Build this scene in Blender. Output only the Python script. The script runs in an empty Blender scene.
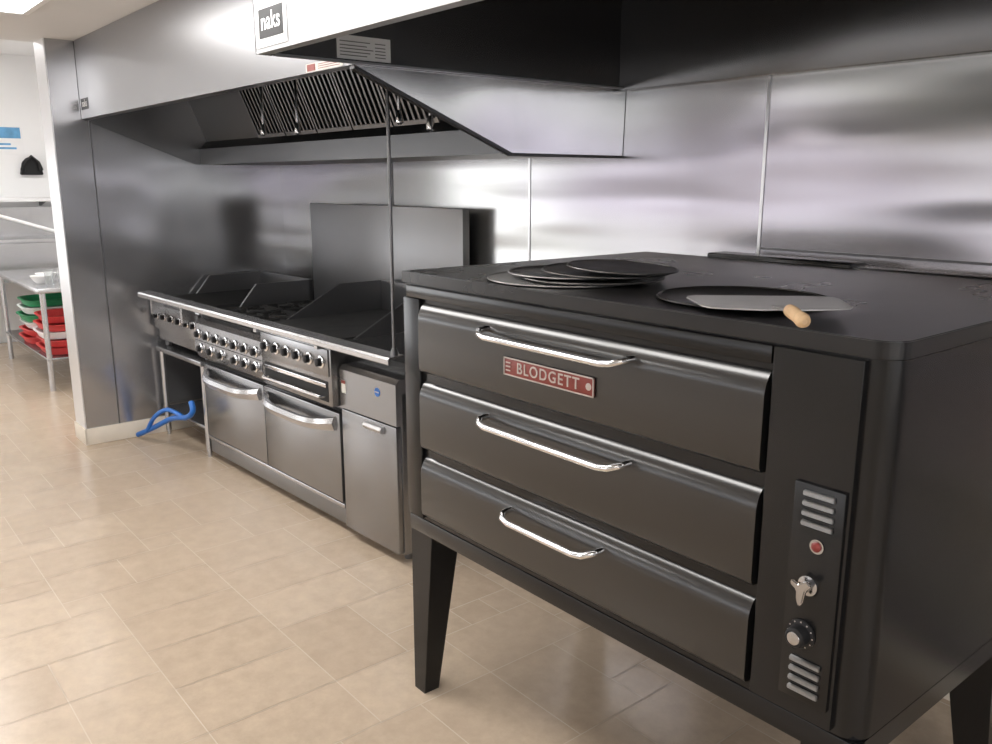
import bpy, bmesh, math, random
from mathutils import Matrix, Vector
random.seed(4)
scene = bpy.context.scene
COL = scene.collection

# ------------------------------------------------------------ materials
def new_mat(name):
    m = bpy.data.materials.new(name); m.use_nodes = True
    nt = m.node_tree
    return m, nt, nt.nodes['Principled BSDF']

def mat(name, col, metal=0.0, rough=0.5, var=0.06, nscale=6.0, stretch=(1,1,1), rvar=0.08,
        bump=0.0, bscale=2.0, bstretch=(1,1,1), bdist=0.02, spec=None, emis=None, trans=0.0, coat=0.0, crough=0.14, bump2=0.0, bstretch2=(1,1,1), tints=None):
    m, nt, p = new_mat(name)
    N, L = nt.nodes, nt.links
    tc = N.new('ShaderNodeTexCoord')
    mp = N.new('ShaderNodeMapping'); mp.inputs['Scale'].default_value = stretch
    L.new(tc.outputs['Object'], mp.inputs['Vector'])
    no = N.new('ShaderNodeTexNoise'); no.inputs['Scale'].default_value = nscale; no.inputs['Detail'].default_value = 3
    L.new(mp.outputs['Vector'], no.inputs['Vector'])
    r = N.new('ShaderNodeMapRange')
    r.inputs['To Min'].default_value = 1-var*2; r.inputs['To Max'].default_value = 1+var*2
    L.new(no.outputs['Fac'], r.inputs['Value'])
    mx = N.new('ShaderNodeVectorMath'); mx.operation = 'SCALE'
    mx.inputs[0].default_value = col[:3]
    if tints:
        mpt = N.new('ShaderNodeMapping'); mpt.inputs['Scale'].default_value = (0.5,0.5,1.6)
        L.new(tc.outputs['Object'], mpt.inputs['Vector'])
        nt_ = N.new('ShaderNodeTexNoise'); nt_.inputs['Scale'].default_value = 1.3; nt_.inputs['Detail'].default_value = 1
        L.new(mpt.outputs['Vector'], nt_.inputs['Vector'])
        ra = N.new('ShaderNodeValToRGB')
        ra.color_ramp.elements[0].position=0.36; ra.color_ramp.elements[0].color=(*tints[0],1)
        ra.color_ramp.elements[1].position=0.64; ra.color_ramp.elements[1].color=(*tints[1],1)
        L.new(nt_.outputs['Fac'], ra.inputs['Fac']); L.new(ra.outputs['Color'], mx.inputs[0])
    L.new(r.outputs['Result'], mx.inputs['Scale'])
    L.new(mx.outputs['Vector'], p.inputs['Base Color'])
    r2 = N.new('ShaderNodeMapRange')
    r2.inputs['To Min'].default_value = max(0.02, rough-rvar); r2.inputs['To Max'].default_value = min(1, rough+rvar)
    L.new(no.outputs['Fac'], r2.inputs['Value']); L.new(r2.outputs['Result'], p.inputs['Roughness'])
    p.inputs['Metallic'].default_value = metal
    if coat: p.inputs['Coat Weight'].default_value = coat; p.inputs['Coat Roughness'].default_value = crough
    if spec is not None: p.inputs['Specular IOR Level'].default_value = spec
    if trans: p.inputs['Transmission Weight'].default_value = trans
    if emis: 
        p.inputs['Emission Color'].default_value = (*emis[0], 1); p.inputs['Emission Strength'].default_value = emis[1]
    if bump:
        def nz(st, sc):
            mp2 = N.new('ShaderNodeMapping'); mp2.inputs['Scale'].default_value = st
            L.new(tc.outputs['Object'], mp2.inputs['Vector'])
            n2 = N.new('ShaderNodeTexNoise'); n2.inputs['Scale'].default_value = sc; n2.inputs['Detail'].default_value = 1.0
            L.new(mp2.outputs['Vector'], n2.inputs['Vector']); return n2.outputs['Fac']
        b = N.new('ShaderNodeBump'); b.inputs['Strength'].default_value = bump; b.inputs['Distance'].default_value = bdist
        L.new(nz(bstretch,bscale), b.inputs['Height'])
        if bump2:
            b2 = N.new('ShaderNodeBump'); b2.inputs['Strength'].default_value = bump2; b2.inputs['Distance'].default_value = 0.01
            L.new(nz(bstretch2,bscale), b2.inputs['Height']); L.new(b.outputs['Normal'], b2.inputs['Normal']); L.new(b2.outputs['Normal'], p.inputs['Normal'])
        else:
            L.new(b.outputs['Normal'], p.inputs['Normal'])
    return m

STEELWALL = mat('steel_wall', (0.41,0.40,0.42), 0.87, 0.21, 0.01, 3, (0.6,0.6,10), 0.01, bump=0.55, bscale=1.5, bstretch=(0.42,0.42,2.6), bdist=0.045, bump2=0.22, bstretch2=(0.35,0.35,5.0), tints=((0.41,0.385,0.435),(0.425,0.425,0.415)))
STEELEW = mat('steel_end_wall', (0.47,0.47,0.485), 0.88, 0.20, 0.01, 3, (0.6,0.6,10), 0.01, bump=0.6, bscale=1.5, bstretch=(0.9,1.0,1.1), bdist=0.045)
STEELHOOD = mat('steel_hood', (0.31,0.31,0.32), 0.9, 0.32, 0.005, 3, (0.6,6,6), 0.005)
STEELIN = mat('steel_hood_inside', (0.14,0.138,0.138), 0.9, 0.26, 0.005, 3, (1,1,1), 0.005, bump=0.3, bscale=1.5, bstretch=(0.5,0.5,2), bdist=0.03)  # same stainless as the hood; interior shade is put into the base colour
STEELEND = mat('steel_hood_end', (0.80,0.80,0.82), 0.98, 0.14, 0.005, 3, (0.6,1,6), 0.005, bump=0.45, bscale=2.0, bstretch=(1,0.8,1), bdist=0.04)  # hood stainless again; its bright reflection is put into a paler base
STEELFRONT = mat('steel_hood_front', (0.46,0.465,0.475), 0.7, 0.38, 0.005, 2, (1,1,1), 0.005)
STEEL = mat('steel_brushed', (0.30,0.30,0.305), 0.93, 0.27, 0.008, 3, (1,1,4), 0.008)
STEELBG = mat('steel_backguard', (0.25,0.25,0.255), 0.85, 0.34, 0.008, 3, (1,1,3), 0.008)
STEELDK = mat('steel_dull', (0.17,0.17,0.175), 0.85, 0.36, 0.008, 3, (1,1,3), 0.008)
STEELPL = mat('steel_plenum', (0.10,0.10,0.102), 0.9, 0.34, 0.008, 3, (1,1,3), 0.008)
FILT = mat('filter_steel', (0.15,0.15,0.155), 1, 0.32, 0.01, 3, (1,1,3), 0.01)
LOUV = mat('louvre_steel', (0.27,0.27,0.27), 0.9, 0.34, 0.01, 3, (1,1,3), 0.01)
CHROME = mat('chrome', (0.75,0.75,0.76), 1, 0.12, 0.01, 5, rvar=0.01)
CHROMEDK = mat('chrome_worn', (0.48,0.48,0.49), 1, 0.16, 0.02, 5, rvar=0.01)  # chrome base darkened to tone down overbright reflections
RAILM = mat('rail_steel', (0.52,0.52,0.53), 0.88, 0.26, 0.008, 4, rvar=0.01)
TRIM = mat('steel_trim', (0.60,0.60,0.61), 0.85, 0.28, 0.01, 4, rvar=0.01)
PILLAR = mat('steel_pillar', (0.66,0.66,0.67), 0.8, 0.32, 0.005, 4, rvar=0.01)
BLACK = mat('oven_black', (0.0105,0.0105,0.0110), 0.3, 0.22, 0.02, 3, rvar=0.01, spec=0.5)
DOORB = mat('oven_door_black', (0.022,0.0215,0.021), 0.7, 0.28, 0.01, 2, rvar=0.008, spec=0.5, coat=1.0, crough=0.2)
TOPB = mat('oven_top_black', (0.017,0.016,0.016), 0.35, 0.28, 0.05, 3, rvar=0.025)
IRON = mat('cast_iron', (0.018,0.018,0.018), 0.2, 0.55, 0.1, 10)
GAP = mat('dark_gap', (0.006,0.006,0.006), 0, 0.7, 0.1, 5)
RUBBER = mat('black_plastic', (0.012,0.012,0.013), 0, 0.45, 0.05, 10, spec=0.25)
RED = mat('plate_red', (0.22,0.045,0.036), 0.2, 0.45, 0.15, 24)
REDL = mat('indicator_red', (0.20,0.025,0.022), 0, 0.3, 0.05, 10)
LETTER = mat('letter_silver', (0.50,0.44,0.41), 0.3, 0.4, 0.06, 20)
WOOD = mat('wood_handle', (0.62,0.42,0.24), 0, 0.5, 0.12, 9, (1,8,8))
ALU = mat('aluminium', (0.38,0.37,0.36), 0.7, 0.34, 0.12, 10, rvar=0.06)
BLADE = mat('peel_steel', (0.46,0.455,0.45), 0.4, 0.34, 0.03, 8, rvar=0.03)
PAN = mat('dark_pan', (0.032,0.030,0.028), 0.6, 0.36, 0.2, 14)
PANRIM = mat('worn_pan_edge', (0.15,0.145,0.14), 0.8, 0.34, 0.25, 14)
WHITE = mat('white_paint', (0.82,0.82,0.82), 0, 0.6, 0.02, 3)
CEIL = mat('ceiling_white', (0.70,0.70,0.70), 0, 0.8, 0.02, 3)
BASEM = mat('base_cream', (0.66,0.60,0.51), 0, 0.5, 0.06, 6)
BLUE = mat('blue_hose', (0.01,0.13,0.48), 0, 0.35, 0.08, 20)
GREEN = mat('rack_green', (0.02,0.25,0.10), 0, 0.45, 0.08, 10)
REDP = mat('rack_red', (0.60,0.05,0.05), 0, 0.45, 0.08, 10)
WHITEP = mat('white_plastic', (0.8,0.8,0.8), 0, 0.4, 0.03, 10)
PAPER = mat('label_paper', (0.65,0.63,0.58), 0, 0.5, 0.03, 20)
INK = mat('label_ink', (0.12,0.12,0.12), 0, 0.5, 0.03, 20)
PAPERBLUE = mat('poster_blue', (0.12,0.35,0.6), 0, 0.5, 0.3, 9)
SILVERPL = mat('label_silver', (0.70,0.70,0.70), 0.0, 0.4, 0.03, 20)
LAMP = mat('lamp_panel', (0.9,0.9,0.9), 0, 0.5, 0.01, 2, emis=((1.0,0.98,0.96), 12.5))
SKYP = mat('window_daylight', (0.9,0.9,0.9), 0, 0.5, 0.01, 2, emis=((0.93,0.95,1.0), 1.75))
SKYP2 = mat('window_daylight_bright', (0.9,0.9,0.9), 0, 0.5, 0.01, 2, emis=((0.93,0.96,1.0), 3.2))
FILLP = mat('window_daylight_side', (0.9,0.9,0.9), 0, 0.5, 0.01, 2, emis=((0.93,0.96,1.0), 2.2))  # glow for the unseen panes added on the right wall
GLASS = mat('clear_glass', (0.9,0.92,0.92), 0, 0.05, 0.01, 5, trans=0.9)
GROUT = mat('floor_grout', (0.53,0.455,0.37), 0, 0.7, 0.04, 6)

def tile_mat():
    m, nt, p = new_mat('floor_tile'); N, L = nt.nodes, nt.links
    tc = N.new('ShaderNodeTexCoord')
    at = N.new('ShaderNodeAttribute'); at.attribute_name='tone'
    mc = N.new('ShaderNodeMix'); mc.data_type='RGBA'
    mc.inputs['A'].default_value=(0.475,0.375,0.280,1); mc.inputs['B'].default_value=(0.540,0.435,0.330,1)
    L.new(at.outputs['Fac'], mc.inputs['Factor'])
    n = N.new('ShaderNodeTexNoise'); n.inputs['Scale'].default_value = 13; n.inputs['Detail'].default_value = 8; n.inputs['Roughness'].default_value=0.7
    L.new(tc.outputs['Object'], n.inputs['Vector'])
    r = N.new('ShaderNodeMapRange'); r.inputs['From Min'].default_value=0.3; r.inputs['From Max'].default_value=0.7
    r.inputs['To Min'].default_value = 0.87; r.inputs['To Max'].default_value = 1.09
    L.new(n.outputs['Fac'], r.inputs['Value'])
    vm = N.new('ShaderNodeVectorMath'); vm.operation='SCALE'
    L.new(mc.outputs['Result'], vm.inputs[0]); L.new(r.outputs['Result'], vm.inputs['Scale'])
    L.new(vm.outputs['Vector'], p.inputs['Base Color'])
    p.inputs['Roughness'].default_value = 0.23
    return m
TILE = tile_mat()

# ------------------------------------------------------------ builder
class B:
    def __init__(s): s.bm = bmesh.new()
    def _merge(s, t):
        me = bpy.data.meshes.new('tmp'); t.to_mesh(me); t.free(); s.bm.from_mesh(me); bpy.data.meshes.remove(me)
    def box(s, x0,x1,y0,y1,z0,z1,bev=0.0,seg=2):
        t = bmesh.new(); bmesh.ops.create_cube(t, size=1)
        for v in t.verts:
            v.co = Vector(((x0+x1)/2+v.co.x*(x1-x0),(y0+y1)/2+v.co.y*(y1-y0),(z0+z1)/2+v.co.z*(z1-z0)))
        if bev: bmesh.ops.bevel(t, geom=t.edges[:], offset=bev, segments=seg, affect='EDGES', profile=0.5)
        s._merge(t); return s
    def prism(s, pts, axis, a0, a1, bev=0.0):
        t = bmesh.new()
        def P(a,p):
            return {'x':(a,p[0],p[1]),'y':(p[0],a,p[1]),'z':(p[0],p[1],a)}[axis]
        v0 = [t.verts.new(P(a0,p)) for p in pts]; v1 = [t.verts.new(P(a1,p)) for p in pts]
        n = len(pts)
        t.faces.new(v0); t.faces.new(v1[::-1])
        for i in range(n): t.faces.new((v0[i],v1[i],v1[(i+1)%n],v0[(i+1)%n]))
        bmesh.ops.recalc_face_normals(t, faces=t.faces[:])
        if bev: bmesh.ops.bevel(t, geom=t.edges[:], offset=bev, segments=2, affect='EDGES')
        s._merge(t); return s
    def hexa(s, lo, hi):
        t = bmesh.new()
        a=[t.verts.new(p) for p in lo]; b=[t.verts.new(p) for p in hi]; n=len(lo)
        t.faces.new(a); t.faces.new(b[::-1])
        for i in range(n): t.faces.new((a[i],b[i],b[(i+1)%n],a[(i+1)%n]))
        bmesh.ops.recalc_face_normals(t, faces=t.faces[:]); s._merge(t); return s
    def loft(s, rings):
        t=bmesh.new(); R=[[t.verts.new(p) for p in r] for r in rings]; n=len(R[0])
        for i in range(len(R)-1):
            for k in range(n): t.faces.new((R[i][k],R[i][(k+1)%n],R[i+1][(k+1)%n],R[i+1][k]))
        t.faces.new(R[0]); t.faces.new(R[-1][::-1]); bmesh.ops.recalc_face_normals(t,faces=t.faces[:]); s._merge(t); return s
    def tube(s, pts, r, n=12, closed=False):
        pts = [Vector(p) for p in pts]; R = r if isinstance(r,(list,tuple)) else [r]*len(pts)
        t = bmesh.new(); rings=[]; m=len(pts)
        up=None
        for i,p in enumerate(pts):
            if closed: d=(pts[(i+1)%m]-pts[i-1])
            else: d=(pts[min(i+1,m-1)]-pts[max(i-1,0)])
            d.normalize()
            if up is None:
                up = Vector((0,0,1)) if abs(d.z)<0.9 else Vector((1,0,0))
            a = (up-d*up.dot(d)).normalized(); up=a; b=d.cross(a)
            rings.append([t.verts.new(p+(a*math.cos(2*math.pi*k/n)+b*math.sin(2*math.pi*k/n))*R[i]) for k in range(n)])
        for i in range(m if closed else m-1):
            A=rings[i]; C=rings[(i+1)%m]
            for k in range(n): t.faces.new((A[k],A[(k+1)%n],C[(k+1)%n],C[k]))
        if not closed:
            t.faces.new(rings[0]); t.faces.new(rings[-1][::-1])
        bmesh.ops.recalc_face_normals(t, faces=t.faces[:]); s._merge(t); return s
    def cyl(s, p0,p1,r,r2=None,n=24): return s.tube([p0,p1],[r, r if r2 is None else r2],n)
    def lathe(s, c, prof, n=48, axis='z'):
        t=bmesh.new(); rings=[]
        for (r,z) in prof:
            ring=[]
            for k in range(n):
                a=2*math.pi*k/n; x=r*math.cos(a); y=r*math.sin(a)
                q = (x,y,z) if axis=='z' else (x,-z,y)
                ring.append(t.verts.new((c[0]+q[0],c[1]+q[1],c[2]+q[2])))
            rings.append(ring)
        for i in range(len(rings)-1):
            for k in range(n): t.faces.new((rings[i][k],rings[i][(k+1)%n],rings[i+1][(k+1)%n],rings[i+1][k]))
        t.faces.new(rings[0]); t.faces.new(rings[-1][::-1])
        bmesh.ops.recalc_face_normals(t, faces=t.faces[:]); s._merge(t); return s
    def text(s, body, x, y, z, size, depth=0.001, face='-y', align='CENTER', sx=1.0, bold=0.0, space=1.0):
        cu = bpy.data.curves.new('t','FONT'); cu.body=body; cu.size=size; cu.extrude=depth; cu.align_x=align; cu.align_y='CENTER'; cu.offset=bold; cu.space_character=space
        ob = bpy.data.objects.new('t',cu); COL.objects.link(ob)
        dg = bpy.context.evaluated_depsgraph_get(); me = bpy.data.meshes.new_from_object(ob.evaluated_get(dg))
        for v in me.vertices:
            X,Y,Z = v.co.x*sx, v.co.y, v.co.z
            v.co = (x+X, y-Z, z+Y) if face=='-y' else (x+Z, y+X, z+Y)
        s.bm.from_mesh(me); bpy.data.objects.remove(ob); bpy.data.curves.remove(cu); bpy.data.meshes.remove(me); return s
    def mesh(s, name, m, base, smooth=True):
        me = bpy.data.meshes.new(name)
        for v in s.bm.verts: v.co -= Vector(base)
        s.bm.to_mesh(me); s.bm.free(); me.materials.append(m)
        if smooth: me.shade_smooth(); me.set_sharp_from_angle(angle=math.radians(32))
        return me

def solo(name, label, cat, b, m, base, M=None, group=None, kind=None):
    o = bpy.data.objects.new(name, b.mesh(name, m, base)); COL.objects.link(o)
    o.matrix_world = (M or Matrix()) @ Matrix.Translation(base)
    if kind: o['kind']=kind
    if label: o['label']=label
    if cat: o['category']=cat
    if group: o['group']=group
    return o
def struct(name, b, m, base=(0,0,0)):
    return solo(name, None, None, b, m, base, kind='structure')

class G:
    def __init__(s, name, label, cat, base, M=None, group=None):
        s.base=Vector(base); e=bpy.data.objects.new(name,None); e.empty_display_size=0.1; COL.objects.link(e)
        e.matrix_world=(M or Matrix())@Matrix.Translation(base); e['label']=label; e['category']=cat
        if group: e['group']=group
        s.e=e
    def add(s, name, b, m, parent=None, label=None):
        o=bpy.data.objects.new(name, b.mesh(name,m,s.base)); COL.objects.link(o); o.parent=parent or s.e
        if label: o['label']=label
        return o

def rrect(x0,x1,y0,y1,rs,n=6):
    pts=[]
    cs=[(x0,y0,180,1,1),(x1,y0,270,-1,1),(x1,y1,0,-1,-1),(x0,y1,90,1,-1)]
    for (cx,cy,a0,sx,sy),r in zip(cs,rs):
        if r<=0: pts.append((cx,cy)); continue
        ox=cx+sx*r; oy=cy+sy*r
        for k in range(n+1):
            a=math.radians(a0+90*k/n); pts.append((ox+r*math.cos(a),oy+r*math.sin(a)))
    return pts

# ------------------------------------------------------------ room
YB=2.79; XE=-5.83; ZC=2.52
def make_floor():
    # grout slab plus modular mixed-size tiles in one floor mesh
    U=0.15; NX=94; NY=56; x0,y0=-10.35,-5.2; g_=0.0018
    verts=[];faces=[];mi=[];tone=[]
    def quad(ax,bx,ay,by,z,m,t):
        i=len(verts); verts.extend([(ax,ay,z),(bx,ay,z),(bx,by,z),(ax,by,z)]); faces.append((i,i+1,i+2,i+3)); mi.append(m); tone.append(t)
    X1,Y1=3.6,2.99
    verts.extend([(x,y,z) for z in (-0.1,-0.0012) for (x,y) in ((x0,y0),(X1,y0),(X1,Y1),(x0,Y1))])
    for f in ((3,2,1,0),(4,5,6,7),(0,1,5,4),(1,2,6,5),(2,3,7,6),(3,0,4,7)): faces.append(f); mi.append(0); tone.append(0.5)
    occ=[[False]*NY for _ in range(NX)]
    rnd=random.Random(11)
    for j in range(NY):
        for i in range(NX):
            if occ[i][j]: continue
            opts=[(3,2),(2,3),(2,2),(2,1),(1,2),(1,1)]; wts=[5,3,6,1,1,1]
            def fits(w,h): return i+w<=NX and j+h<=NY and all(not occ[i+a][j+b] for a in range(w) for b in range(h))
            ok=[(o,w) for o,w in zip(opts,wts) if fits(*o)]
            big=[(o,w) for o,w in ok if o[0]*o[1]>=4]
            use=big if big and rnd.random()<0.88 else ok
            (w,h)=rnd.choices([o for o,_ in use],[q for _,q in use])[0]
            for a in range(w):
                for b in range(h): occ[i+a][j+b]=True
            ax=x0+i*U; ay=y0+j*U; bx=min(ax+w*U,X1); by=min(ay+h*U,Y1)
            if bx-ax>0.02 and by-ay>0.02: quad(ax+g_,bx-g_,ay+g_,by-g_,0.0,1,rnd.random())
    me=bpy.data.meshes.new('floor'); me.from_pydata(verts,[],faces); me.update()
    me.materials.append(GROUT); me.materials.append(TILE)
    for p,m in zip(me.polygons,mi): p.material_index=m
    at=me.attributes.new('tone','FLOAT','FACE')
    for k,t in enumerate(tone): at.data[k].value=t
    o=bpy.data.objects.new('floor',me); COL.objects.link(o); o['kind']='structure'
make_floor()
struct('wall_back', B().box(-6.13,3.5,YB,YB+0.15,0,2.95), STEELWALL)
struct('wall_rear_extension', B().box(-10.3,-6.13,YB,YB+0.15,0,2.95), WHITE)
struct('wall_partition', B().box(-6.07,XE-0.004,1.323,YB,0,ZC), WHITE)
struct('wall_partition_cladding', B().box(XE-0.004,XE,1.32,YB,0,ZC), STEELEW)
struct('trim_5', B().box(-6.073,XE+0.003,1.316,1.323,0,ZC), PILLAR)
struct('trim_6', B().box(XE,XE+0.003,1.525,1.533,0.11,ZC), STEELDK)
struct('wall_far', B().box(-10.4,-10.25,-5.0,YB,0,2.95), WHITE)
struct('wall_right', B().box(3.5,3.65,-5.1,YB,0,2.95), WHITE)
WZ0,WZ1=0.75,1.95
fw=B(); wins=[(-10.0,-7.9),(-7.6,-5.5),(-5.2,-3.1),(-2.8,-0.7)]
fw.box(-10.3,3.5,-5.15,-5.0,0,WZ0).box(-10.3,3.5,-5.15,-5.0,WZ1,2.95)
xs=[-10.3]+[v for w in wins for v in w]+[3.5]
for i in range(0,len(xs),2): fw.box(xs[i],xs[i+1],-5.15,-5.0,WZ0,WZ1)
struct('wall_front', fw, WHITE)
for i,(a,b) in enumerate(wins):
    struct('window_%d'%(i+1), B().box(a,b,-5.12,-5.1,WZ0,WZ1), SKYP)
    struct('trim_%d'%(i+10), B().box(a-0.04,a,-5.0,-4.97,WZ0-.04,WZ1+.04).box(b,b+0.04,-5.0,-4.97,WZ0-.04,WZ1+.04).box(a,b,-5.0,-4.97,WZ0-.04,WZ0).box(a,b,-5.0,-4.97,WZ1,WZ1+.04), WHITE)
struct('window_5', B().box(-10.25,-10.23,-4.6,-0.2,0.5,1.95), SKYP2)
struct('window_6', B().box(3.47,3.5,-1.2,1.9,0.7,2.2), FILLP)  # unseen glowing pane, added to brighten reflections in end wall and hood skirt
struct('window_7', B().box(3.47,3.5,-4.4,-1.6,0.7,2.2), FILLP)  # second unseen pane added on the right wall for the same brightening
struct('ceiling', B().box(-6.05,3.5,-5.0,YB,ZC,ZC+0.06), CEIL)
struct('ceiling_far', B().box(-10.3,-6.05,-5.0,YB,2.95,3.0).box(-6.05,-6.0,-5,YB,2.58,3.0), WHITE)
struct('baseboard_back', B().box(XE,3.5,YB-0.015,YB,0,0.11,0.004), BASEM)
struct('baseboard_end', B().box(XE,XE+0.014,1.31,YB-0.02,0,0.11,0.004).box(-6.08,XE+0.014,1.306,1.32,0,0.11,0.003), BASEM)
for i,x in enumerate((-4.36,-3.14,-1.85,-0.62,0.6)):
    struct('trim_%d'%(i+20), B().box(x-0.006,x+0.006,YB-0.004,YB,0.11,2.5), TRIM if i else STEELDK)
struct('trim_30', B().box(-1.84,3.4,YB-0.004,YB,1.447,1.455), STEELDK)

def lamp(x0,x1,y0,y1,z,lab):
    g=G('ceiling_light',lab,'ceiling light',((x0+x1)/2,(y0+y1)/2,z),group='recessed ceiling light panels')
    g.add('frame',B().box(x0-.03,x1+.03,y0-.03,y0,z-.012,z).box(x0-.03,x1+.03,y1,y1+.03,z-.012,z).box(x0-.03,x0,y0,y1,z-.012,z).box(x1,x1+.03,y0,y1,z-.012,z),WHITE)
    g.add('diffuser',B().box(x0,x1,y0,y1,z-.006,z-.001),LAMP)
L1='white recessed fluorescent ceiling light panel'
for (x,y,z,w_,h_) in ((-5.0,.45,ZC,1.2,.6),(-3.72,.45,ZC,1.15,.5),(-2.48,.45,ZC,1.15,.5),(-5.0,-2.3,ZC,1.2,.6),(-2.4,-3.4,ZC,1.2,.6),(.6,.2,ZC,1.2,.6),(.6,-2.4,ZC,1.2,.6),(-8.6,.3,2.95,1.2,.6),(-8.6,1.7,2.95,1.2,.6),(-8.6,-2.2,2.95,1.2,.6)):  # first panel is visible; the rest are unseen, added for brightness and door highlights
    lamp(x,x+w_,y,y+h_,z,L1)

# ------------------------------------------------------------ deck oven
OX0,OX1,OY0,OY1=-2.20,-0.665,1.43,2.55
g=G('pizza_deck_oven','black three-door pizza deck oven on tapered legs beside the steel wall','oven',((OX0+OX1)/2,(OY0+OY1)/2,0),M=Matrix.Translation((0,0.015,0)))
g.add('body',B().prism(rrect(OX0,OX1,OY0,OY1,(0.006,0.045,0.01,0.01)),'z',0.64,1.392),BLACK)
g.add('top',B().prism(rrect(OX0-.004,OX1+.004,OY0-.012,OY1+.004,(0.006,0.05,0.01,0.01)),'z',1.394,1.428,bev=0.002),TOPB,label='black smudged steel top')
g.add('front_trim',B().box(OX0+.02,-0.905,OY0-.012,OY0,1.352,1.388,0.003),BLACK)
g.add('side_trim',B().box(OX0+.004,-2.112,OY0-.012,OY0,0.645,1.35,0.003),BLACK)
doors=[(1.128,1.345,-1.767,-1.248,1.308),(0.885,1.104,-1.767,-1.248,1.062),(0.662,0.862,-1.667,-1.325,0.818)]
DF=1.406
for i,(z0,z1,hx0,hx1,hz) in enumerate(doors):
    pr=[(1.43,z0),(DF+.008,z0+.002),(DF+.002,z0+.008),(DF,z0+.02),(DF,z1-.065)]
    for k in range(1,19):
        a=math.radians(88*k/18); pr.append((DF+.046-0.046*math.cos(a), z1-.060+0.060*math.sin(a)))
    d=g.add('door',B().prism(pr,'x',-2.10,-0.908),DOORB,label='black steel door with rolled top edge')
    b=B(); o_=DF-1.400
    pts=[(hx0,1.415,hz),(hx0,1.385,hz)]
    pts+=[(hx0+.004,1.368,hz-.002),(hx0+.022,1.352,hz-.008),(hx0+.05,1.348,hz-.012)]
    pts+=[(hx1-.05,1.348,hz-.012),(hx1-.022,1.352,hz-.008),(hx1-.004,1.368,hz-.002),(hx1,1.385,hz),(hx1,1.415,hz)]
    b.tube([(p[0],p[1]+o_,p[2]) for p in pts],0.0085,14)
    g.add('handle',b,CHROME,parent=d,label='chrome bar handle')
    if i==0:
        q=o_
        pl=g.add('nameplate',B().box(-1.688,-1.362,1.395+q,1.401+q,1.198,1.242,0.002),RED,parent=d,label='red metal nameplate with silver letters')
        g.add('nameplate_border',B().box(-1.690,-1.360,1.393+q,1.3955+q,1.241,1.244).box(-1.690,-1.360,1.393+q,1.3955+q,1.196,1.199).box(-1.690,-1.687,1.393+q,1.3955+q,1.196,1.244).box(-1.363,-1.360,1.393+q,1.3955+q,1.196,1.244)
            .box(-1.682,-1.664,1.393+q,1.3955+q,1.208,1.211).box(-1.682,-1.664,1.393+q,1.3955+q,1.2185,1.2215).box(-1.682,-1.664,1.393+q,1.3955+q,1.229,1.232)
            .lathe((-1.377,1.3955+q,1.220),[(0.009,0),(0.009,0.002)],20,'y'),LETTER,parent=pl)
        g.add('lettering',B().text('BLODGETT',-1.523,1.3945+q,1.2195,0.041,0.0012,sx=0.98,bold=0.0003,space=1.19),LETTER,parent=pl)
g.add('control_column',B().prism(rrect(-0.900,-0.718,1.414,1.43,(0.004,0.004,0,0)),'z',0.65,1.388),BLACK,label='black service column beside the doors')
cp=g.add('control_plate',B().box(-0.828,-0.724,1.406,1.414,0.69,1.14,0.002),BLACK,label='black control plate with louvres and knobs')
def louv(zs):
    b=B()
    for z in zs:
        b.prism([(1.406,z-.007),(1.398,z-.003),(1.399,z+.004),(1.406,z+.007)],'x',-0.806,-0.742,bev=0.0015)
    return b
g.add('louvre_vent',louv([1.122,1.102,1.082,1.062]),LOUV,parent=cp)
g.add('louvre_vent',louv([0.776,0.755,0.734,0.713]),LOUV,parent=cp)
g.add('indicator_ring',B().lathe((-0.771,1.406,1.022),[(0.0145,0),(0.0145,0.003)],24,'y'),CHROMEDK,parent=cp)
g.add('indicator_lamp',B().lathe((-0.771,1.4035,1.022),[(0.0100,0),(0.0100,0.003),(0.007,0.006),(0.004,0.007)],24,'y'),REDL,parent=cp,label='red round indicator lamp')
def sc(pts,cx,cz,f): return [(cx+(x-cx)*f,cz+(z-cz)*f) for x,z in pts]
g.add('valve_handle',B().lathe((-0.782,1.406,0.938),[(0.020,0),(0.020,0.004),(0.010,0.006),(0.010,0.026)],24,'y')
   .prism(sc([(-.807,.946),(-.803,.958),(-.787,.952),(-.767,.963),(-.757,.956),(-.769,.939),(-.774,.908),(-.783,.899),(-.790,.913),(-.791,.936)],-.782,.935,.88),'y',1.374,1.383,bev=0.0025),CHROMEDK,parent=cp,label='chrome valve handle')
g.add('thermostat_dial',B().lathe((-0.788,1.406,0.833),[(0.030,0),(0.030,0.004),(0.022,0.006),(0.020,0.026),(0.016,0.029)],32,'y'),RUBBER,parent=cp,label='black thermostat dial')
mk=B()
for a in range(-150,151,30):
    r=math.radians(a+90); x=-0.788+0.026*math.cos(r); z=0.833+0.026*math.sin(r); mk.box(x-.0013,x+.0013,1.4005,1.4022,z-.0013,z+.0013)
g.add('dial_marks',mk,LETTER,parent=cp)
g.add('dial_cap',B().lathe((-0.788,1.378,0.833),[(0.014,0),(0.013,0.002),(0.008,0.003)],24,'y'),CHROMEDK,parent=cp)
g.add('stand_frame',B().box(OX0,OX1,1.428,1.455,0.585,0.638,0.003).box(OX0,OX1,2.20,2.23,0.585,0.638,0.003).box(OX0,OX0+.03,1.455,2.20,0.585,0.638).box(OX1-.03,OX1,1.455,2.20,0.585,0.638).box(OX0,OX0+.03,2.23,2.54,0.585,0.638).box(OX1-.03,OX1,2.23,2.54,0.585,0.638),BLACK)
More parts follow.
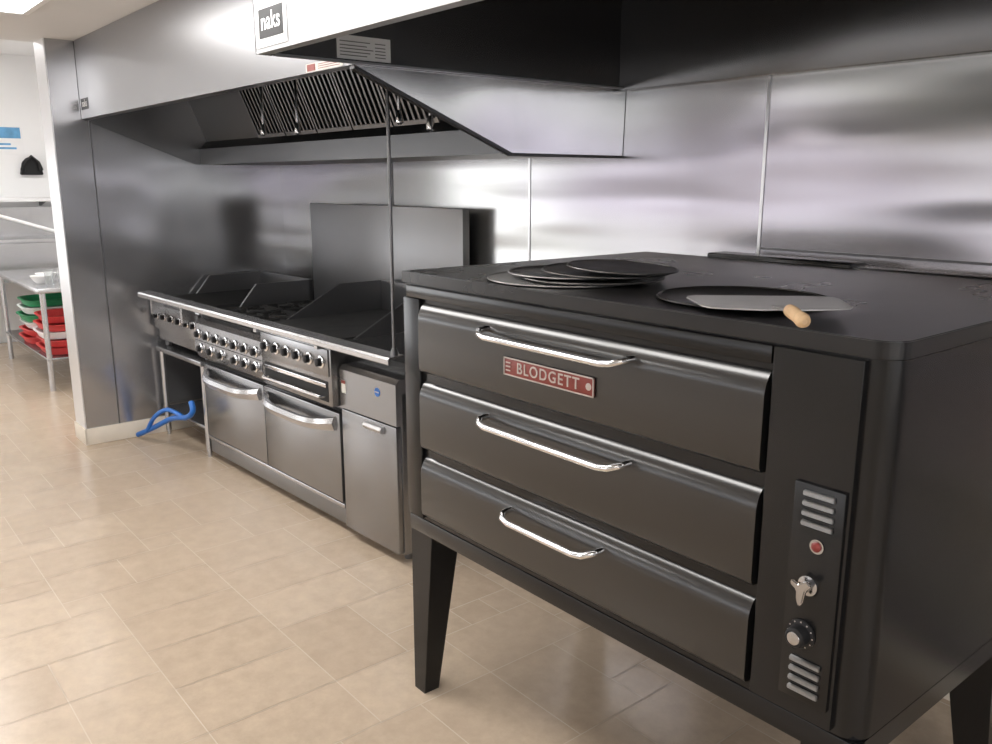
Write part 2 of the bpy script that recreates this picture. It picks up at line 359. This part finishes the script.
def leg(cx,cy,sx,sy,ty=0.115,by=0.058):
    t,bt=0.115,0.058
    def q(w,wy,z): return [(cx,cy,z),(cx+sx*w,cy,z),(cx+sx*w,cy+sy*wy,z),(cx,cy+sy*wy,z)]
    return B().hexa(q(bt,by,0.0),q(t,ty,0.586))
for (x,y,sx,sy,ty,by) in ((OX0+.003,1.43,1,1,.115,.058),(OX1-.003,1.43,-1,1,.115,.058),(OX0+.003,2.30,1,-1,.18,.07),(OX1-.003,2.27,-1,-1,.18,.07)):
    g.add('leg',leg(x,y,sx,sy,ty,by),BLACK)
g.add('flue_box',B().box(-1.92,-1.37,2.556,2.66,1.2,1.442,0.006),BLACK)
g.add('flue_ledge',B().box(-1.365,-0.67,2.556,2.62,1.2,1.432,0.004),BLACK)

# ------------------------------------------------------------ pans and peel on the oven
zt=1.4285
SG='stack of pizza pans on the oven'
def pan(label,x,y,z,r,m,grp,deep=0.012,rimm=None,tilt=0):
    g=G('pizza_pan',label,'pan',(x,y,z),group=grp)
    g.add('base',B().lathe((x,y,z),[(r*0.93,0),(r*0.975,deep*0.7),(r*.975,deep),(r*0.92,0.0025),(0.001,0.0025)],56),m)
    g.add('rim',B().tube([(x+r*.985*math.cos(2*math.pi*k/56),y+r*.985*math.sin(2*math.pi*k/56),z+deep) for k in range(56)],0.0024,8,True),rimm or m)
    if tilt: g.e.rotation_euler=(0,math.radians(tilt),0)
pan('round silver aluminium pizza pan at the bottom of the stack',-1.720,1.665,zt,0.222,ALU,SG,0.004,ALU)
pan('round dark pizza pan with worn edge in the stack',-1.655,1.705,zt+.0070,0.200,PAN,SG,0.004,PANRIM)
pan('round dull pizza pan in the middle of the stack',-1.725,1.705,zt+.014,0.190,PAN,SG,0.004,ALU)
def screen(x,y,z,r,lab,tilt=0,tx=0):
    g=G('pizza_screen',lab,'pan',(x,y,z),group=SG)
    g.add('rim',B().tube([(x+r*math.cos(2*math.pi*k/48),y+r*math.sin(2*math.pi*k/48),z+.0025) for k in range(48)],0.0025,8,True),PANRIM)
    g.add('mesh_disc',B().lathe((x,y,z+.0015),[(r*.99,0),(r*.99,0.0012),(0.001,0.0012)],48),PAN)
    g.e.rotation_euler=(math.radians(tx),math.radians(tilt),0)
screen(-1.640,1.747,zt+.0245,0.178,'round dark wire pizza screen on top of the pan stack',1.3,0.5)
screen(-1.590,1.755,zt+.0355,0.150,'round dark wire pizza screen on top of the pan stack',2.6,-0.8)
pan('round dark shallow pizza pan under the metal peel',-1.155,1.690,zt,0.198,PAN,'pizza pan beside the stack',0.006,PAN)
c=Vector((-0.972,1.535,1.450)); ux=Vector((0.68,0.73,0)).normalized(); uy=Vector((-ux.y,ux.x,0))
MP=Matrix(((ux.x,uy.x,0,c.x),(ux.y,uy.y,0,c.y),(0,0,1,c.z),(0,0,0,1)))
g=G('pizza_peel','steel pizza peel with short wooden handle on a dark pan','peel',(0,0,0),M=MP)
pp=[(-.045,-.070),(.045,-.070),(.115,-.056),(.138,-.044),(.150,-.022)]+[(.162,.100),(.156,.124),(.138,.136),(-.138,.136),(-.156,.124),(-.162,.100)]+[(-.150,-.022),(-.138,-.044),(-.115,-.056)]
g.add('blade',B().prism(pp,'z',-0.001,0.0015),BLADE)
hx=.004
g.add('tang',B().prism([(-.022+hx,-.045),(.022+hx,-.045),(.010+hx,-.110),(-.010+hx,-.110)],'z',0.002,0.007,bev=0.001),ALU)
hd=[(hx,-.095,.005),(hx,-.100,.004),(hx,-.125,.003),(hx,-.155,.001),(hx,-.185,-.001),(hx,-.195,-.0015),(hx,-.201,-.002)]
g.add('handle',B().tube(hd,[.009,.0125,.0135,.0125,.0145,.012,.005],18),WOOD,label='pale turned wooden handle')

# ------------------------------------------------------------ cooking line
MR=Matrix.Translation((-5.80,1.79,0))@Matrix.Rotation(math.radians(2.5),4,'Z')
def knob(g,s,d,z,r,parent=None):
    k=g.add('knob',B().lathe((s,d,z),[(r*1.2,0),(r*1.2,.006),(r*.95,.008),(r*.9,.010)],20,'y'),CHROME,parent=parent,label='black control knob on a chrome bezel')
    g.add('knob_grip',B().lathe((s,d-.0095,z),[(r*.8,0),(r*.75,.018),(r*.5,.021)],18,'y'),RUBBER,parent=k if parent is None else parent)
g=G('equipment_stand','stainless equipment stand with lower shelf under the charbroiler','stand',(0.38,0.4,0),M=MR)
g.add('tabletop',B().box(0.02,0.74,0.0,0.80,0.585,0.615,0.004),STEEL)
for (s,d) in ((.05,.03),(.71,.03),(.05,.77),(.71,.77)):
    g.add('leg',B().cyl((s,d,0.03),(s,d,0.59),0.018,n=14).cyl((s,d,0),(s,d,0.03),0.013,n=14),RAILM)
g.add('shelf',B().box(0.035,0.725,0.02,0.785,0.17,0.195,0.003),STEEL)
g=G('charbroiler','stainless countertop charbroiler with dark grates on the equipment stand','grill',(0.38,0.4,0.618),M=MR)
g.add('body',B().box(0.03,0.74,0.03,0.80,0.66,0.92,0.004),STEEL)
for (s,d) in ((.07,.07),(.70,.07),(.07,.76),(.70,.76)): g.add('foot',B().cyl((s,d,0.618),(s,d,0.661),0.018,n=14),STEELDK)
g.add('control_panel',B().box(0.03,0.74,0.005,0.03,0.74,0.90,0.003),STEEL)
for s in (.10,.22,.34,.46,.58,.69): knob(g,s,0.005,0.83,0.021)
gb=B().box(0.04,0.73,0.03,0.76,0.92,0.925)
for i in range(30): gb.box(0.07+i*0.0212,0.079+i*0.0212,0.04,0.75,0.925,0.945)
g.add('grate',gb,IRON)
g.add('splash_guard',B().box(0.03,0.74,0.77,0.80,0.92,1.06,0.003).prism([(0.28,.92),(0.80,.92),(0.80,1.06),(0.40,1.06)],'x',0.72,0.74).prism([(0.28,.92),(0.80,.92),(0.80,1.06),(0.40,1.06)],'x',0.03,0.05),STEELDK)

g=G('gas_range','stainless double oven gas range with burners, raised griddle and tall backguard','range',(1.545,0.42,0),M=MR)
g.add('body',B().box(0.765,2.33,0.035,0.80,0.16,0.895,0.003),STEEL)
g.add('kick_panel',B().box(0.765,2.33,0.022,0.06,0.050,0.158,0.004),STEELBG)
g.add('base_rail',B().box(0.765,2.33,0.008,0.04,0.138,0.160,0.004),RAILM)
for (s,d) in ((.81,.12),(2.28,.12),(.81,.74),(2.28,.74)): g.add('leg',B().cyl((s,d,0),(s,d,0.165),0.02,n=14),STEEL)
for (a,b_) in ((0.782,1.545),(1.552,2.318)):
    d=g.add('oven_door',B().box(a,b_,0.005,0.035,0.165,0.615,0.005),STEEL,label='stainless oven door')
    m0,m1=a+.05,b_-.03; hz=0.565; n=14; R=[]
    for i in range(n+1):
        f=i/n; s_=m0+(m1-m0)*f; e=1-(2*f-1)**4
        dd=0.004-.075*e; hh=.038-.010*e; zc=hz-.012*e
        R.append([(s_,dd-.012,zc-hh),(s_,dd-.024,zc),(s_,dd-.012,zc+hh*.7),(s_,dd+.004,zc+hh*.8),(s_,dd-.002,zc),(s_,dd+.002,zc-hh)])
    g.add('handle',B().loft(R),RAILM,parent=d,label='broad polished bowed door handle')
    g.add('door_gap',B().box(a,b_,0.028,0.034,0.618,0.632),GAP,parent=d)
cp=g.add('burner_panel',B().prism([(0.035,.645),(-.005,.655),(-.035,.71),(-.02,.865),(0.0,.89),(0.035,.895)],'x',0.765,1.63),STEEL,label='stainless sloped valve panel')
for i in range(7): knob(g,0.82+i*0.122,-0.026,0.805,0.024,cp)
for s in (.86,1.0,1.14,1.32,1.44,1.56): knob(g,s,-0.034,0.725,0.024,cp)
g.add('panel_groove',B().box(.775,1.625,-.032,-.026,.765,.768),GAP,parent=cp)
for i in range(3):
    for j in range(2):
        s0=0.79+i*0.28; d0=0.055+j*0.35; b=B()
        b.box(s0,s0+.265,d0,d0+.018,.90,.935).box(s0,s0+.265,d0+.322,d0+.34,.90,.935).box(s0,s0+.018,d0,d0+.34,.90,.935).box(s0+.247,s0+.265,d0,d0+.34,.90,.935)
        for k in range(8):
            a=k*math.pi/4; cx=s0+.1325; cy=d0+.17
            b.tube([(cx+.035*math.cos(a),cy+.035*math.sin(a),.930),(cx+.12*math.cos(a),cy+.125*math.sin(a),.930)],.007,6)
        g.add('burner_grate',b,IRON,label='black cast iron burner grate')
gr=g.add('griddle_box',B().box(1.635,2.33,-0.035,0.74,0.655,0.965,0.005),STEEL,label='stainless raised griddle with broiler')
g.add('griddle_panel',B().box(1.65,2.315,-0.043,-0.035,0.80,0.93,0.003),STEEL,parent=gr)
for s in (1.71,1.82,1.93,2.04,2.15,2.26): knob(g,s,-0.043,0.865,0.025,gr)
g.add('broiler_slot',B().box(1.67,2.30,-0.037,-0.030,0.675,0.775),GAP,parent=gr)
g.add('broiler_grip',B().tube([(1.70,-.035,.70),(1.70,-.065,.70),(2.27,-.065,.70),(2.27,-.035,.70)],.008,10).box(1.68,2.29,-.045,-.036,.745,.765,.002),CHROME,parent=gr)
g.add('griddle_plate',B().box(1.65,2.315,-0.028,0.72,0.965,0.975),IRON,parent=gr)
g.add('griddle_splash',B().box(1.635,2.33,0.72,0.74,0.965,1.14,.003).prism([(0.1,.965),(0.74,.965),(0.74,1.14),(0.45,1.14)],'x',1.635,1.65).prism([(0.1,.965),(0.74,.965),(0.74,1.14),(0.45,1.14)],'x',2.315,2.33),STEELDK,parent=gr)
g.add('backguard',B().box(0.765,2.305,0.79,0.835,0.895,1.555,0.003),STEELBG,label='tall brushed steel backguard')

g=G('deep_fryer','narrow stainless floor fryer with cabinet door beside the range','fryer',(2.57,0.4,0),M=MR)
g.add('body',B().box(2.345,2.795,0.03,0.78,0.045,0.80,0.004),STEEL)
g.add('upper_panel',B().prism([(0.03,.652),(.001,.655),(.001,.840),(0.02,.862),(0.09,.862),(0.09,.652)],'x',2.345,2.795),STEEL,label='stainless upper panel')
d=g.add('cabinet_door',B().box(2.350,2.790,0.001,0.03,0.055,0.648,0.004),STEEL,label='tall narrow stainless cabinet door')
g.add('handle',B().prism([(0.002,.60),(-.016,.605),(-.024,.620),(-.016,.632),(0.002,.635)],'x',2.56,2.70),TRIM,parent=d)
bd=g.add('badge',B().lathe((2.655,0.002,0.785),[(0.020,0),(0.020,0.003)],28,'y'),BLUE,label='small round blue badge')
g.add('badge_mark',B().box(2.640,2.670,-.0025,-.0005,.7825,.7875),LETTER,parent=bd)
wl=g.add('warning_label',B().box(2.362,2.395,-.0008,.0012,.73,.79),PAPER,label='small white and red warning label')
g.add('label_red_patch',B().box(2.362,2.395,-.0018,-.0009,.775,.79),RED,parent=wl)
g.add('tank_rim',B().box(2.345,2.795,0.09,0.24,0.80,0.862,.003).box(2.345,2.795,0.66,0.78,0.80,0.862,.003).box(2.345,2.41,0.24,0.66,0.80,0.862).box(2.73,2.795,0.24,0.66,0.80,0.862),RAILM)
g.add('flue',B().box(2.37,2.755,0.70,0.78,0.862,1.08,0.004),STEELDK)
g.add('oil_tank',B().box(2.41,2.73,0.24,0.66,0.795,0.81),GAP)
for (s,dd) in ((2.40,.09),(2.74,.09),(2.40,.72),(2.74,.72)): g.add('leg',B().cyl((s,dd,0.0),(s,dd,0.05),0.02,n=14),STEELDK)

rb=B().prism([(-.118,.965),(-.126,.971),(-.127,.990),(-.119,.998),(-.050,1.003),(-.050,.996),(-.114,.989),(-.116,.982)],'x',0.14,2.93)
for s in (.2,.68): rb.box(s,s+.03,-.075,.004,.86,.99)
for s in (1.66,2.27): rb.box(s,s+.03,-.085,-.0445,.935,.985)
solo('plate_rail','long polished stainless rail running along the cooking line','rail',rb,RAILM,(2.2,-.09,.958),M=MR)
solo('vertical_pipe','slim grey steel pipe rising from the rail into the hood','pipe',B().tube([(-2.892,1.838,1.003),(-2.892,1.838,2.02),(-2.892,1.845,2.045),(-2.892,1.87,2.06),(-2.892,2.06,2.06)],0.0075,16).lathe((-2.892,1.838,1.000),[(.016,0),(.016,.012),(.010,.03)],20),STEELDK,(-2.892,1.838,1.000))
def cr(pts,n=5):
    P=[]
    for i in range(len(pts)-1):
        p0=Vector(pts[max(i-1,0)]);p1=Vector(pts[i]);p2=Vector(pts[i+1]);p3=Vector(pts[min(i+2,len(pts)-1)])
        for k in range(n):
            t=k/n; P.append(tuple(0.5*((2*p1)+(p2-p0)*t+(2*p0-5*p1+4*p2-p3)*t*t+(3*p1-p0-3*p2+p3)*t**3)))
    P.append(tuple(pts[-1])); return P
h=B().tube(cr([(-5.76,1.62,.030),(-5.55,1.665,.12),(-5.33,1.71,.22),(-5.12,1.735,.27),(-5.02,1.74,.33),(-5.05,1.745,.38)]),.017,12)
h.tube(cr([(-5.62,1.64,.085),(-5.50,1.655,.20),(-5.36,1.69,.275),(-5.24,1.72,.27),(-5.15,1.735,.255)]),.014,12)
solo('gas_hose','bright blue coated looped gas hose by the equipment stand','hose',h,BLUE,(-5.6,1.7,0.0))

# ------------------------------------------------------------ far hood
HX0,HX1=-5.822,-2.537
g=G('exhaust_hood','large stainless exhaust hood with baffle filters above the cooking line','hood',((HX0+HX1)/2,2.1,1.8))
g.add('front_panel',B().prism([(1.485,2.065),(1.485,2.518),(1.50,2.518),(1.50,2.085),(1.54,2.085),(1.54,2.065)],'x',HX0,HX1),STEELHOOD)
YE=YB-.003
g.add('end_panel',B().box(HX1-.004,HX1,1.487,YE,2.066,2.518),STEELIN)
def endp(off):
    return [(HX1+off,1.487,2.066),(HX1-.008+off,2.17,1.80),(HX1-.008+off,YE,1.80),(HX1+off,YE,2.066)]
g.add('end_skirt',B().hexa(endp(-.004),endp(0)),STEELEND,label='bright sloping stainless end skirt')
g.add('skirt_lip',B().box(HX1-.035,HX1-.002,2.165,YE,1.788,1.800,.002)
  .hexa([(HX1-.03,1.49,2.052),(HX1-.001,1.49,2.052),(HX1-.001,1.49,2.064),(HX1-.03,1.49,2.064)],[(HX1-.03,2.17,1.788),(HX1-.006,2.17,1.788),(HX1-.006,2.17,1.800),(HX1-.03,2.17,1.800)]),STEELPL)
ep=[(1.487,2.068),(2.17,1.80),(YE,1.80),(YE,2.518),(1.487,2.518)]
g.add('end_panel',B().prism(ep,'x',HX0,HX0+.004),STEEL)
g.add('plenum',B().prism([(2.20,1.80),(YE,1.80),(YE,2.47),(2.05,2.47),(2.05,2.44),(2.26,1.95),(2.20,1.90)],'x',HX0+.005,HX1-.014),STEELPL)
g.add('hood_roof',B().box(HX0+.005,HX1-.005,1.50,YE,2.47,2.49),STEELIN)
fx=-4.88
nrm=Vector((0,-0.92,-0.39)); up=Vector((0,-0.39,0.92))
for i in range(5):
    b=B(); x0=fx+i*0.365; w=0.352; o=Vector((0,2.245,1.955))+nrm*0.02
    def bar(xa,xb,h0,h1,th):
        A=[o+up*h0,o+up*h1]; 
        b.hexa([(xa,*(A[0])[1:]),(xb,*(A[0])[1:]),(xb,*(A[0]+nrm*th)[1:]),(xa,*(A[0]+nrm*th)[1:])],[(xa,*(A[1])[1:]),(xb,*(A[1])[1:]),(xb,*(A[1]+nrm*th)[1:]),(xa,*(A[1]+nrm*th)[1:])])
    bar(x0,x0+w,0,.02,.022); bar(x0,x0+w,.46,.48,.022); bar(x0,x0+.015,.02,.46,.022); bar(x0+w-.015,x0+w,.02,.46,.022)
    for k in range(7): bar(x0+.030+k*.044,x0+.030+k*.044+.015,.02,.46,.018)
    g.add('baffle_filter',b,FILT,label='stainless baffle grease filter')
for x,zt_ in ((-4.36,1.925),(-3.97,1.915),(-3.06,1.92),(-2.84,1.885)):
    g.add('suppression_nozzle',B().tube([(x,2.0,2.47),(x,2.0,zt_+.055)],.007,8).lathe((x,2.0,zt_),[(.004,0),(.016,.008),(.016,.03),(.009,.06)],14),CHROME,label='chrome fire suppression nozzle on a drop pipe')
pl=g.add('warning_label',B().box(-2.86,-2.60,1.4835,1.4848,2.067,2.095),PAPER,label='cream label with a red end')
g.add('label_red_patch',B().box(-2.85,-2.79,1.4825,1.4834,2.070,2.092),RED,parent=pl)
q=B()
for zz in (2.073,2.080,2.087): q.box(-2.77,-2.62,1.4825,1.4834,zz,zz+.002)
g.add('label_print',q,RED,parent=pl)
pl=g.add('maker_label',B().box(-5.80,-5.64,1.4835,1.4848,2.115,2.18),RUBBER,label='small black maker label')
g.add('lettering',B().text('naks',-5.72,1.483,2.150,0.06,0.0005),WHITEP,parent=pl)

NX0=-2.53
g=G('exhaust_hood','stainless exhaust hood with maker label above the deck oven','hood',(-0.7,2.0,2.065))
g.add('front_panel',B().prism([(1.15,2.065),(1.15,2.518),(1.165,2.518),(1.165,2.085),(1.185,2.085),(1.185,2.065)],'x',NX0,1.6),STEELFRONT)
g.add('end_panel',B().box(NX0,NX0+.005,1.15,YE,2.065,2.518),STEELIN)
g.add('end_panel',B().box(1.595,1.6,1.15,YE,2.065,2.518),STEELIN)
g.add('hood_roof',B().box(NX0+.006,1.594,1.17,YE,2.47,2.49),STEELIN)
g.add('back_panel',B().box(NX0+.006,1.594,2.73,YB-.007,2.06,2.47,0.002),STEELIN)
g.add('end_lip',B().box(NX0+.005,NX0+.025,1.20,2.73,2.065,2.071),STEELHOOD)
pl=g.add('maker_label',B().box(-2.515,-2.315,1.1475,1.1495,2.078,2.27,0.0008),WHITEP,label='white plate with black maker label')
pb=g.add('label_field',B().box(-2.490,-2.334,1.1462,1.1474,2.102,2.182),RUBBER,parent=pl)
g.add('lettering',B().text('naks',-2.412,1.1458,2.145,0.068,0.0006,bold=0.0008,sx=0.98,space=1.06),WHITEP,parent=pb)
rp=g.add('rating_plate',B().box(NX0+.0055,NX0+.008,1.42,1.62,2.078,2.15),SILVERPL,label='silver rating plate')
q=B()
for k,zz in enumerate((2.088,2.098,2.108,2.118,2.130)):
    q.box(NX0+.0081,NX0+.0086,1.43,1.53+.012*(k%3),zz,zz+.003).box(NX0+.0081,NX0+.0086,1.56,1.60,zz,zz+.003)
g.add('plate_print',q,INK,parent=rp)

# ------------------------------------------------------------ far room
g=G('work_table','stainless work table with open undershelf in the next room','table',(-8.4,1.8,0))
g.add('tabletop',B().box(-9.3,-7.54,1.46,2.2,.81,.85,.006),RAILM)
for (x,y) in ((-7.58,1.50),(-9.26,1.50),(-7.58,2.16),(-9.26,2.16)): g.add('leg',B().cyl((x,y,0),(x,y,.815),.022,n=14),RAILM)
g.add('undershelf',B().box(-9.28,-7.56,1.48,2.18,.25,.275,.004),STEEL)
def basket(x,y,z,m,lab,rot):
    b=B()
    def oval(a,bb,zz,n=32): return [(a*math.copysign(abs(math.cos(2*math.pi*k/n))**.5,math.cos(2*math.pi*k/n)),bb*math.copysign(abs(math.sin(2*math.pi*k/n))**.5,math.sin(2*math.pi*k/n)),zz) for k in range(n)]
    b.loft([oval(.265,.215,0),oval(.272,.222,.004),oval(.290,.240,.050),oval(.305,.255,.052),oval(.308,.258,.060),oval(.300,.250,.063),oval(.284,.234,.060),oval(.262,.212,.010)])
    o=bpy.data.objects.new('food_basket',b.mesh('food_basket',m,(0,0,0))); COL.objects.link(o)
    o.location=(x,y,z); o.rotation_euler=(0,0,math.radians(rot))
    o['label']=lab; o['category']='basket'; o['group']='plastic baskets on the undershelf'
LR='red plastic food basket stacked on the undershelf'; LW='white plastic food basket stacked on the undershelf'; LG='green plastic food basket stacked on the undershelf'
for i,(m,l,r_) in enumerate(((REDP,LR,89),(REDP,LR,92),(WHITEP,LW,88),(REDP,LR,93),(REDP,LR,88))):
    basket(-7.87+.015*(i%2),1.79+.012*((i+1)%3-1),.277+i*.066,m,l,r_)
for i,(m,l,r_) in enumerate(((REDP,LR,88),(REDP,LR,93),(WHITEP,LW,87),(GREEN,LG,92),(WHITEP,LW,88),(GREEN,LG,91))):
    basket(-8.50+.015*(i%2),1.79+.012*(i%3-1),.277+i*.066,m,l,r_)
for i,(x,y) in enumerate(((-7.75,1.6),(-7.85,1.72),(-7.7,1.8))):
    solo('drinking_glass','clear drinking glass on the work table','glass',B().lathe((x,y,.851),[(.03,0),(.038,.13),(.035,.13),(.027,.008),(.001,.008)],20),GLASS,(x,y,.851),group='glasses on the work table')
for i,(x,y) in enumerate(((-7.95,1.58),(-8.15,1.66),(-8.05,1.85))):
    solo('bowl','small white bowl on the work table','bowl',B().lathe((x,y,.851),[(.035,0),(.06,.02),(.085,.065),(.080,.065),(.055,.024),(.001,.01)],28),WHITEP,(x,y,.851),group='white bowls on the work table')
g=G('dishwashing_sink','stainless sink unit with a slanted rail against the white wall','sink',(-9.9,1.3,0))
g.add('basin',B().box(-10.2,-9.6,.7,2.5,1.08,1.12,.004).box(-10.2,-9.6,.7,.72,.7,1.08).box(-10.2,-9.6,2.48,2.5,.7,1.08).box(-9.62,-9.6,.7,2.5,.7,1.08).box(-10.24,-10.2,.7,2.5,1.08,1.42),RAILM)
for (x,y) in ((-9.64,.74),(-9.64,2.46),(-10.17,.74),(-10.17,2.46)): g.add('leg',B().cyl((x,y,0),(x,y,1.09),.02,n=12),STEEL)
g.add('hose_arm',B().tube([(-9.6,1.2,1.12),(-9.6,1.2,1.44),(-9.58,1.3,1.46),(-9.5,2.2,1.15),(-9.5,2.25,1.05)],.018,10),WHITEP)
g=G('mounted_shelf','white shelf on brackets fixed above the sink','shelf',(-10.1,1.4,1.45))
g.add('board',B().box(-10.249,-9.95,.6,2.3,1.48,1.52,.003),WHITEP)
for y in (.8,2.1): g.add('bracket',B().prism([(-10.249,1.43),(-9.98,1.48),(-10.249,1.48)],'y',y,y+.02),STEELDK)
g=G('telephone','black telephone handset hanging on the white wall','telephone',(-10.2,2.05,1.74))
g.add('cradle',B().prism([(1.95,1.75),(2.17,1.75),(2.14,1.88),(2.09,1.93),(2.03,1.93),(1.98,1.88)],'x',-10.2505,-10.19,bev=0.008),RUBBER)
g.add('handset',B().tube([(-10.17,1.97,1.80),(-10.15,1.99,1.87),(-10.15,2.06,1.94),(-10.15,2.12,1.88),(-10.17,2.14,1.80)],[.026,.016,.016,.016,.026],12),RUBBER)
pl=solo('poster','pale blue and white poster taped to the wall','poster',B().box(-10.25,-10.244,1.68,2.02,1.95,2.25),WHITEP,(-10.246,1.85,1.95))
q=B().box(-10.2435,-10.2425,1.70,2.00,2.12,2.23).box(-10.2435,-10.2425,1.72,1.90,2.05,2.07).box(-10.2435,-10.2425,1.72,1.95,2.01,2.03)
o=bpy.data.objects.new('poster_print',q.mesh('poster_print',PAPERBLUE,(-10.246,1.85,1.95))); COL.objects.link(o); o.parent=pl

# ------------------------------------------------------------ world / camera
w=bpy.data.worlds.new('World'); scene.world=w; w.use_nodes=True
bg=w.node_tree.nodes['Background']; bg.inputs['Color'].default_value=(0.75,0.82,0.95,1); bg.inputs['Strength'].default_value=0.4

cam=bpy.data.cameras.new('Camera'); co=bpy.data.objects.new('Camera',cam); COL.objects.link(co)
cam.sensor_width=36; cam.lens=850/992*36; cam.clip_start=0.05
co.location=(0,0,1.70); co.rotation_euler=(math.radians(90-12.74),0,math.radians(50.6))
scene.camera=co
scene.view_settings.view_transform='Standard'
scene.view_settings.exposure=0.0
